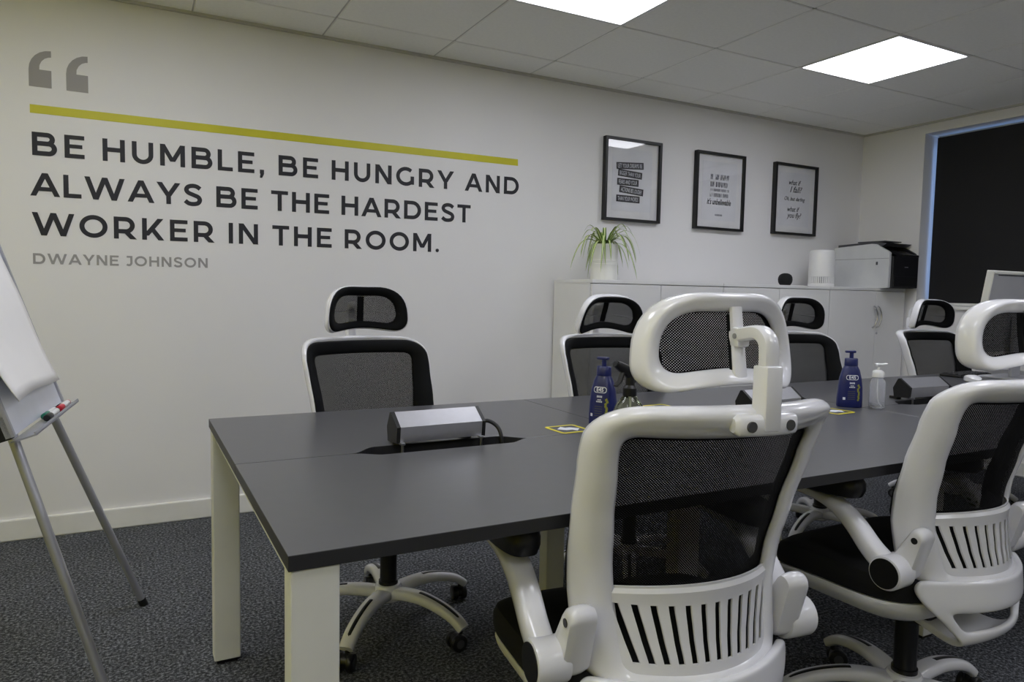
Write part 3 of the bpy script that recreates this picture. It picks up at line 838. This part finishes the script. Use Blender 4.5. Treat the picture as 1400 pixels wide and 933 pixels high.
obj('trigger', sweep(catmull([(-.026, 0, .182), (-.034, 0, .165), (-.042, 0, .150), (-.055, 0, .140)], 4), lambda t: (.008, .006 - .003 * t), side=(0, 1, 0)), BLACK, sb, True)

# ------------------------------------------------------------------ monitor, keyboard, mouse at the far end
mo = thing('computer_monitor', 'silver backed computer monitor at the far end of the table', 'monitor', (3.98, 2.02, TZ), 0)
T8 = radians(8)
def tilt_monitor(vf):
    V, F = vf
    return [(x, y * cos(T8) - (z - .30) * sin(T8), .30 + y * sin(T8) + (z - .30) * cos(T8)) for x, y, z in V], F
obj('back_panel', tilt_monitor(bx(-.268, .268, -.006, .010, .135, .530, bev=.004)), ALUD, mo)
obj('bezel', tilt_monitor(join(bx(-.278, -.268, -.008, .026, .125, .545, bev=.003), bx(.268, .278, -.008, .026, .125, .545, bev=.003), bx(-.268, .268, -.008, .026, .530, .545, bev=.003), bx(-.268, .268, -.008, .026, .125, .135, bev=.003))), LEGW, mo)
obj('vent_slot', tilt_monitor(bx(-.23, .23, -.0075, -.005, .522, .527)), BLACK, mo)
obj('screen', tilt_monitor(bx(-.266, .266, .010, .022, .137, .528)), BLACK, mo)
obj('stand_neck', box(-.04, .04, -.03, -.012, .01, .32, .004), ALUD, mo)
obj('stand_base', box(-.12, .12, -.11, .09, .0, .012, .004), ALUD, mo)
kb = thing('keyboard', 'slim black keyboard behind the monitor on the table', 'keyboard', (3.85, 2.165, TZ), radians(2))
obj('case', box(-.145, .145, -.055, .055, .001, .014, .004), BLACK, kb)
key = None
for r in range(4):
    for c in range(10):
        if key is None: key = obj('key', box(-.0108, .0108, -.010, .010, .0145, .0185, .002, 1), PRN_B, kb); o = key
        else: o = key.copy(); COL.objects.link(o); o.parent = kb
        o.location = (-.1215 + c * .027, -.038 + r * .0253, 0)
ms = thing('computer_mouse', 'white computer mouse on the table near the right-hand chair', 'mouse', (3.60, 1.99, TZ + .0002), radians(-35))
obj('shell', loops([[(sx * cos(a), sy * sin(a), z + (.012 * (1 - (sy * sin(a) / .06) ** 2) if z > .01 else 0)) for a in [2 * pi * k / 28 for k in range(28)]] for sx, sy, z in ((.028, .052, .0015), (.032, .058, .006), (.031, .057, .014), (.024, .046, .020), (.010, .020, .023))]), PLASTIC, ms, True)
obj('underside', loops([[(sx * cos(a), sy * sin(a), z) for a in [2 * pi * k / 28 for k in range(28)]] for sx, sy, z in ((.027, .05, 0), (.027, .05, .002))]), PRN_B, ms)

# ------------------------------------------------------------------ office chair
YCT = [(.28, -.185), (.34, -.205), (.40, -.216), (.46, -.218), (.504, -.212), (.55, -.203), (.60, -.197), (.66, -.204), (.75, -.226), (.85, -.256), (.90, -.274), (.95, -.300), (1.0, -.33)]
KT = [(.46, 2.4), (.627, 2.2), (.9, 1.70), (.95, 1.6)]
def S(x, z, off=0.0): return (x, interp(YCT, z) + interp(KT, z) * x * x - off, z)
def ring(outer, inner, prof, fn):
    n = len(outer); V, F = [], []; m_ = len(prof)
    for o_, i_ in zip(outer, inner):
        for s, off in prof:
            q = o_ + (i_ - o_) * s
            V.append(fn(q.x, q.y, off))
    for a in range(n):
        b = (a + 1) % n
        for k in range(m_):
            l = (k + 1) % m_
            F.append((a * m_ + k, b * m_ + k, b * m_ + l, a * m_ + l))
    return V, F
def grid(fn, nu, nv, skip=None):
    V = [fn(i / nu, j / nv) for j in range(nv + 1) for i in range(nu + 1)]; F = []
    for j in range(nv):
        for i in range(nu):
            if skip and skip(i, j): continue
            a = j * (nu + 1) + i
            F.append((a, a + 1, a + nu + 2, a + nu + 1))
    return V, F
def solid_sheet(V, F, thick):
    """give an open sheet thickness along -y (towards the front of the chair = +y)"""
    n = len(V); W = list(V) + [(v[0], v[1] + thick, v[2]) for v in V]; E = {}
    for f in F:
        for a, b in zip(f, f[1:] + f[:1]): E[(a, b)] = 1
    G = list(F) + [tuple(n + i for i in reversed(f)) for f in F]
    for (a, b) in E:
        if (b, a) not in E: G.append((b, a, n + a, n + b))
    return W, G

def patch(loop, k0, cz, fn, off, n=9):
    """curved sheet filling a closed outline, in concentric rings"""
    L = []
    for i in range(n):
        k = k0 * (1 - i / n)
        L.append([fn(p.x * k, cz + (p.y - cz) * k, off) for p in loop])
    V, F = loops(L, cap=False); m_ = len(loop)
    V.append(fn(0, cz, off)); c = len(V) - 1
    for i in range(m_): F.append(((n - 1) * m_ + i, (n - 1) * m_ + (i + 1) % m_, c))
    return V, F

def build_chair():
    t = thing('office_chair', '', 'chair')
    # --- back frame: one white moulding round the net and the slotted panel
    outer = rloop([(-.236, .952, 0), (.236, .952, 0), (.200, .462, 0), (-.200, .462, 0)], [.075, .075, .05, .05], 16, 10)
    inner = rloop([(-.192, .906, 0), (.192, .906, 0), (.142, .492, 0), (-.142, .492, 0)], [.028, .028, .02, .02], 16, 10)
    for p in outer:
        if p.y > .90: p.y += .006 * (1 - (p.x / .238) ** 2)
    prof = [(.02, -.036), (-.05, -.022), (-.04, -.006), (.04, .006), (.16, .013), (.34, .0155), (.6, .012), (.86, .005), (1.0, -.003), (1.0, -.013), (.5, -.018), (.12, -.036)]
    bf = obj('back_frame', ring(outer, inner, prof, S), PLASTIC, t, 'all')
    # slotted lumbar panel, twelve slots
    ZT, ZB = .627, .492
    hwt = lambda z: .192 + (.142 - .192) * (.906 - z) / (.906 - .492)
    ns = 12
    cols = [-1.06]
    def slotx(i, z): return (.158 + (.128 - .158) * (.605 - z) / (.605 - .505)) * (-1 + 2 * i / (ns - 1))
    def px(ci, z):
        if ci == 0: return -hwt(z) * 1.05
        if ci == 2 * ns + 1: return hwt(z) * 1.05
        i, s = divmod(ci - 1, 2)
        return slotx(i, z) + (.0054 if s else -.0054)
    zs = [ZB - .008, .500, .5065] + [.5065 + (.6035 - .5065) * k / 8 for k in range(1, 8)] + [.6035, .610, .620, ZT, ZT + .004]
    V = []; F = []; nc = 2 * ns + 2
    for z in zs:
        for ci in range(nc):
            off = .003 if z < ZT else -.004
            V.append(S(px(ci, z), z + (.008 * (1 - (px(ci, z) / .17) ** 2) if z >= .615 else 0), off))
    for j in range(len(zs) - 1):
        for ci in range(nc - 1):
            if 2 <= j <= 9 and ci % 2 == 1: continue
            a = j * nc + ci
            F.append((a, a + 1, a + nc + 1, a + nc))
    obj('lumbar_panel', solid_sheet(V, F, .004), PLASTIC, t, True)
    # black cushion behind the slots (front of the chair)
    obj('lumbar_pad', solid_sheet(*grid(lambda u, v: S((u * 2 - 1) * (.178 + .022 * v), .475 + .155 * v, -.022 - .012 * sin(pi * v)), 14, 6), .018), BLACKF, t, True)
    # net and its binding
    obj('net', patch(rloop([(-.194, .908, 0), (.194, .908, 0), (.162, .622, 0), (-.162, .622, 0)], [.03, .03, .02, .02], 12, 6), 1.0, .76, S, -.0165), NET, t, 'all')
    bo = rloop([(-.230, .946, 0), (.230, .946, 0), (.212, .600, 0), (-.212, .600, 0)], [.068, .068, .03, .03], 16, 10)
    bi = rloop([(-.186, .900, 0), (.186, .900, 0), (.158, .634, 0), (-.158, .634, 0)], [.028, .028, .02, .02], 16, 10)
    obj('net_binding', ring(bo, bi, [(0, -.037), (.12, -.045), (.6, -.038), (.95, -.026), (1, -.018), (.9, -.0165), (.3, -.030)], S), BORDER, t, 'all')
    # --- lower bracket: white shell under the back with a hand hole, curling forward under the seat
    rows = [(.482, .205, .000), (.472, .216, .000), (.455, .220, .0), (.430, .208, .0), (.408, .188, 0), (.385, .166, 0), (.362, .145, 0), (.340, .127, .004), (.325, .114, .018), (.319, .106, .045), (.324, .098, .085), (.332, .090, .13), (.338, .082, .18)]
    us = [-1, -.93, -.82, -.66, -.5, -.3, -.1, .1, .3, .5, .66, .82, .93, 1]
    V, F = [], []; nc = len(us)
    for z, w, f in rows:
        for u in us:
            x = u * w
            y = interp(YCT, z) + 2.0 * x * x * (1 if z > .34 else .6) - (.012 if z > .44 else .016) + f
            V.append((x, y, z))
    for j in range(len(rows) - 1):
        for i in range(nc - 1):
            if j in (4, 5) and 2 <= i <= 10: continue
            a = j * nc + i
            F.append((a, a + 1, a + nc + 1, a + nc))
    br = obj('back_bracket', (V, F), PLASTIC, t, 'all')
    md = br.modifiers.new('solidify', 'SOLIDIFY'); md.thickness = .018; md.offset = 0
    md = br.modifiers.new('subsurf', 'SUBSURF'); md.levels = 2; md.render_levels = 2
    # --- headrest, pivots about its own hinge
    HP = Vector((0, -.247, 1.064))
    def H(x, z, off=0.0):
        zz = z; y = -.236 + (z - 1.064) * .16 + 2.5 * x * x - off
        return (x - HP.x, y - HP.y, zz - HP.z)
    ho = rloop([(-.142, 1.134, 0), (.142, 1.134, 0), (.154, .972, 0), (-.154, .972, 0)], [.100, .100, .048, .048], 12, 10)
    hi = rloop([(-.114, 1.104, 0), (.114, 1.104, 0), (.123, .998, 0), (-.123, .998, 0)], [.066, .066, .042, .042], 12, 10)
    for lst in (ho, hi):
        for p in lst:
            wgt = min(1, max(0, (1.035 - p.y) / .04))
            p.y += .016 * max(0, 1 - (p.x / .13) ** 2) ** 1.5 * wgt
    hprof = [(.02, -.030), (-.03, -.020), (-.04, -.006), (.00, .006), (.10, .012), (.24, .0135), (.45, .010), (.75, .003), (.93, -.003), (1.0, -.008), (1.0, -.013), (.5, -.017), (.12, -.030)]
    hf = obj('headrest_frame', ring(ho, hi, hprof, H), PLASTIC, t, 'all', loc=HP)
    nt_ = obj('headrest_net', patch(hi, 1.03, 1.05, H, -.0155), NET, t, 'all', loc=HP)
    def shrink(l, k, dz): return [Vector((p.x * k, 1.052 + (p.y - 1.052) * dz, 0)) for p in l]
    hb = obj('headrest_binding', ring(shrink(ho, .975, .975), shrink(hi, .97, .97), [(0, -.031), (.15, -.038), (.6, -.032), (.97, -.022), (1, -.016), (.3, -.024)], H), BORDER, t, 'all', loc=HP)
    st = obj('headrest_strut', join(sweep([Vector(H(0, z, .004)) for z in (.99, 1.02, 1.05, 1.08, 1.112)], lambda q: (.013 - .002 * q, .006), side=(1, 0, 0)), bx(-.0125, .0125, -.022 + .012, .012, -.016, .016, bev=.005)), PLASTIC, t, True, loc=HP)
    obj('strut_cover', sweep([Vector(H(0, z, -.005)) for z in (1.0, 1.05, 1.10)], (.0125, .003), side=(1, 0, 0)), BORDER, t, True, loc=HP)
    # hinge arm and post
    ha = obj('headrest_arm', sweep(catmull([(0, -.236, 1.064), (0, -.262, 1.070), (0, -.292, 1.074), (0, -.310, 1.064), (0, -.315, 1.045), (0, -.315, 1.015)], 6), lambda q: (.0135, .0115), side=(1, 0, 0), power=4), PLASTIC, t, True)
    for s in (-1, 1): obj('hinge_screw', cyl((s * .0126, -.250, 1.066), (s * .0145, -.250, 1.066), .0045, 14), ALUD, ha, True)
    post = obj('headrest_post', join(bx(-.0155, .0155, -.332, -.298, .925, 1.025, bev=.004), sweep([Vector((x, -.3135 + 2.2 * x * x, .934)) for x in (-.056, -.05, -.035, -.018, 0, .018, .035, .05, .056)], lambda q: (.017 - .006 * abs(2 * q - 1) ** 8, .017 - .006 * abs(2 * q - 1) ** 8), side=(0, 0, 1), power=3.5, n=16)), PLASTIC, t, True)
    for s in (-1, 1): obj('post_screw', cyl((s * .036, -.320, .934), (s * .036, -.3295, .934), .0085, 18), CABD, post, True)
    # --- arms
    for s in (-1, 1):
        X = s * .268
        # mount plate on the back frame: stadium of two rounded lobes
        a0, a1 = Vector((0, -.150, .592)), Vector((0, -.112, .505))
        d = (a1 - a0).normalized(); base = atan2(d.z, d.y); pts = []
        for k in range(13): a = base + pi / 2 + pi * k / 12; pts.append((a0.y + .019 * cos(a), a0.z + .019 * sin(a)))
        for k in range(13): a = base - pi / 2 + pi * k / 12; pts.append((a1.y + .032 * cos(a), a1.z + .032 * sin(a)))
        def sc(k): 
            cy, cz = -.135, .545
            return [(cy + (p[0] - cy) * k, cz + (p[1] - cz) * k) for p in pts]
        xs_ = [(s * .200, .90), (s * .212, .98), (s * .222, 1.0), (s * .236, .99), (s * .245, .93), (s * .250, .80)]
        mt = obj('arm_mount', loops([[(x, p[0], p[1]) for p in sc(k)] for x, k in xs_]), PLASTIC, t, True)
        obj('mount_screw', cyl((s * .244, -.147, .583), (s * .2515, -.147, .583), .0075, 18), BLACK, mt, True)
        pv = obj('arm_pivot', capdisc((s * .232, -.108, .502), (s * .296, -.108, .502), .040, .006, 32), PLASTIC, t, True)
        obj('pivot_cap', cyl((s * .2955, -.108, .502), (s * .2975, -.108, .502), 0.0345, 32), BLACK, pv, True)
        ap = catmull([(X, -.108, .505), (X, -.060, .540), (X, -.015, .585), (X, .030, .618), (X, .085, .636), (X, .16, .646), (X, .22, .648)], 5)
        obj('armrest', sweep(ap, lambda q: (.024 + .006 * q, .027 - .013 * min(1, q * 1.5)), side=(1, 0, 0), power=3.0, n=16), PLASTIC, t, True)
        pad = obj('arm_pad', loops([[(X + sx * math.copysign(abs(cos(a)) ** .6, cos(a)), .115 + sy * math.copysign(abs(sin(a)) ** .75, sin(a)), z) for a in [2 * pi * k / 32 for k in range(32)]] for sx, sy, z in ((.026, .120, .646), (.038, .136, .652), (.043, .143, .668), (.043, .143, .684), (.039, .136, .696), (.030, .122, .700))]), BLACK, t, True)
    # --- seat
    so = rloop([(-.262, -.150, 0), (.262, -.150, 0), (.262, .275, 0), (-.262, .275, 0)], [.15, .15, .14, .14], 8, 10)
    cc = Vector((0, .03, 0))
    def seat_loop(k, z):
        l = []
        for p in so:
            q = cc + (p - cc) * k; dz = -.030 * max(0, (q.y - .14) / .13) ** 2
            l.append((q.x, q.y, z + dz))
        return l
    obj('seat_cushion', loops([seat_loop(*a) for a in ((.93, .412), (.985, .420), (1.0, .435), (1.0, .458), (.975, .473), (.90, .481), (.7, .484), (.4, .482), (.05, .481))]), BLACKF, t, True)
    obj('seat_pan', loops([seat_loop(*a) for a in ((.40, .338), (.72, .347), (.90, .370), (.970, .394), (.985, .408), (.975, .414), (.93, .414))]), PLASTIC2, t, True)
    obj('tilt_mechanism', box(-.085, .085, -.10, .12, .315, .365, .012), BLACK, t, True)
    obj('height_lever', sweep(catmull([(.08, .03, .335), (.16, .035, .335), (.24, .04, .335)], 3), (.006, .006)), BLACK, t, True)
    obj('gas_column', join(cyl((0, 0, .10), (0, 0, .32), .028, 24), cyl((0, 0, .09), (0, 0, .155), .032, 24)), BLACK, t, True)
    # --- five-star base
    obj('base_hub', lathe([(.034, .085), (.045, .092), (.047, .130), (.040, .142), (.030, .144), (.0, .144)], 30), PLASTIC, t, True)
    leg_proto = None
    for k in range(5):
        a = radians(90 + 72 * k)
        pth = catmull([(.02, 0, .112), (.08, 0, .122), (.15, 0, .124), (.22, 0, .112), (.275, 0, .092), (.312, 0, .066)], 5)
        lg = obj('leg', sweep(pth, lambda q: (.029 - .007 * q, .019 - .005 * q), side=(0, 1, 0), power=3.2, n=16), PLASTIC, t, True, rot=(0, 0, a))
        top = [Vector((p.x, p.y, p.z + .0185 - .0035 * (i / len(pth)))) for i, p in enumerate(pth)][9:23]
        obj('groove_inlay', sweep(top, lambda q: (.0065, .002), side=(0, 1, 0), n=8), BLACK, lg, True)
        ca = R_.uniform(0, 2 * pi); cx_ = .300; ox, oy = .014 * cos(ca), .014 * sin(ca)
        sx_, sy_ = -sin(ca), cos(ca)
        obj('castor', join(cyl((cx_, 0, .05), (cx_, 0, .078), .008, 14), tube([(cx_ - sx_ * .010 + ox, -sy_ * .010 + oy, .032), (cx_ + sx_ * .010 + ox, sy_ * .010 + oy, .032)], .022, 18)), BLACK, lg, True)
        for s in (-1, 1):
            p0 = (cx_ + ox + sx_ * s * .008, oy + sy_ * s * .008, .0275); p1_ = (cx_ + ox + sx_ * s * .026, oy + sy_ * s * .026, .0275)
            obj('wheel', capdisc(p0, p1_, .0275, .005, 24), BLACK, lg, True)
            p2_ = (cx_ + ox + sx_ * s * .0255, oy + sy_ * s * .0255, .0275); p3_ = (cx_ + ox + sx_ * s * .0268, oy + sy_ * s * .0268, .0275)
            obj('wheel_cap', cyl(p2_, p3_, .014, 18), PRN_G, lg, True)
    return t
proto = build_chair()
CHAIRS = [  # x, y, heading (deg, clockwise from +y), base turn, headrest pitch, label
    (.894, 1.085, 6.96, 12, 0, 'white framed black net office chair nearest the viewer, back turned'),
    (1.802, 1.123, -2.44, -20, 0, 'white framed black net office chair cut by the right edge, back turned'),
    (.750, 2.258, 171.5, 22, -6, 'white and black office chair facing us behind the nearest power module'),
    (1.735, 2.232, 184.3, 40, 14, 'white and black office chair facing us behind the nearer navy bottle'),
    (2.855, 2.232, 184, 5, 4, 'white and black office chair facing us, headrest just right of the nearest chair'),
    (3.92, 2.232, 185.9, 60, 4, 'white and black office chair facing us at the far end by the window'),
]
HEADP = ('headrest_frame', 'headrest_net', 'headrest_binding', 'headrest_strut', 'strut_cover')
made = [proto] + [copy_tree(proto) for _ in CHAIRS[1:]]
for c, (x, y, th, bt, hp, lab) in zip(made, CHAIRS):
    c.location = (x, y, 0); c.rotation_euler = (0, 0, -radians(th))
    c['label'] = lab; c['group'] = 'office chairs around the table'
    for ch in c.children:
        b = ch.name.split('.')[0]
        if b == 'leg': ch.rotation_euler.z += radians(bt)
        if b in HEADP: ch.rotation_euler.x = -radians(hp)

# ------------------------------------------------------------------ flip chart easel
FL = Vector((sin(radians(6)), cos(radians(6)), 0)); FG = Vector((cos(radians(6)), -sin(radians(6)), 0))
LEAN = radians(18)
fc = thing('flip_chart_easel', 'flip chart easel with silver legs and a hanging paper pad, at the left edge', 'easel', (0.036, 2.766, 0))
FU = Vector((0, 0, 1)) * cos(LEAN) - FG * sin(LEAN)
FN = FG * cos(LEAN) + Vector((0, 0, 1)) * sin(LEAN)
def fp(l, u, n=0.0): return FL * l + FU * u + FN * n
def fbox(l0, l1, u0, u1, n0, n1):
    V = [fp(l, u, n) for l in (l0, l1) for u in (u0, u1) for n in (n0, n1)]
    return V, [(0, 1, 3, 2), (4, 6, 7, 5), (0, 4, 5, 1), (2, 3, 7, 6), (0, 2, 6, 4), (1, 5, 7, 3)]
def flip_leg(l0, l1, u1):
    a = fp(l0, 0.012, -.012); b = fp(l1, u1, -.012)
    o = obj('leg', tube([a, a.lerp(b, .5), b], .0125, 14), TUBE, fc, True)
    c = a + (a - b).normalized() * .006
    obj('rubber_foot', cyl(a + (b - a).normalized() * .02, c, .0145, 14), BLACK, o, True)
flip_leg(0.0, -.235, 1.15); flip_leg(-.716, -.53, 1.15)
# rear leg
ra = Vector((-.60, -.30, .012)); rb = fp(-.36, 1.72, -.03)
o = obj('leg', tube([ra, ra.lerp(rb, .5), rb], .0125, 14), TUBE, fc, True)
L0, L1, U0, U1 = -.690, -.095, .783, 1.78
obj('board', fbox(L0 + .012, L1 - .012, U0, U1, .006, .014), WBOARD, fc)
obj('board_frame', join(fbox(L0, L0 + .014, U0, U1, 0, .02), fbox(L1 - .014, L1, U0, U1, 0, .02), fbox(L0, L1, U1 - .014, U1, 0, .02)), ALUD, fc)
obj('corner_clamp', join(fbox(L0 + .0, L0 + .03, U0 - .004, U0 + .055, -.026, .012)), BLACK, fc)
obj('corner_clamp', join(fbox(L1 - .02, L1 + .004, U0 - .02, U0 + .02, -.03, .006)), BLACK, fc)
tr = obj('pen_tray', join(fbox(L0 + .02, L1 + .0, U0 - .016, U0 - .012, .0, .058), fbox(L0 + .02, L1 + .0, U0 - .016, U0 - .006, .055, .058)), ALUD, fc)
# paper pad hanging from the top, lower edge curling
def paper(u, v):
    l = L0 + .005 + (L1 - L0 - .055) * u; w = U1 - .03 - (U1 - .03 - .862 + .0) * v
    curl = .022 + .006 * sin(v * 9 + u) + (.032 * max(0, (v - .80) / .2) ** 1.6) * (1 - .35 * u)
    return fp(l, w + .006 * sin(u * 5), curl)
pp = obj('paper_pad', grid(paper, 12, 30), FLIP, fc, 'all')
md = pp.modifiers.new('solidify', 'SOLIDIFY'); md.thickness = .003; md.offset = 0
obj('pad_clamp', fbox(L0 + .02, L1 - .02, U1 - .05, U1 - .02, .02, .034), BLACK, fc)
fcl = fc.location
def marker(l, n, m_, label, dl=.0, lift=0.0, flip=False):
    base = fcl + fp(l, U0 - .010 + .0085 + lift, n)
    t = thing('marker_pen', label, 'marker', base, group='marker pens in the easel tray')
    d = (FL * cos(dl) + FN * sin(dl)) * (-1 if flip else 1)
    obj('barrel', capdisc(d * -.062, d * .020, .0082, .001, 16), PLASTIC2, t, True)
    obj('cap', capdisc(d * .018, d * .066, .0092, .002, 16), m_, t, True)
    obj('end_plug', capdisc(d * -.069, d * -.060, .0083, .002, 16), m_, t, True)
marker(-.335, .0245, GREEN, 'green capped marker pen in the easel tray', flip=True)
marker(-.40, .0440, BLACK, 'black capped marker pen in the easel tray', .0, flip=True)
marker(-.24, .0440, RED, 'red capped marker pen in the easel tray', .0, flip=True)
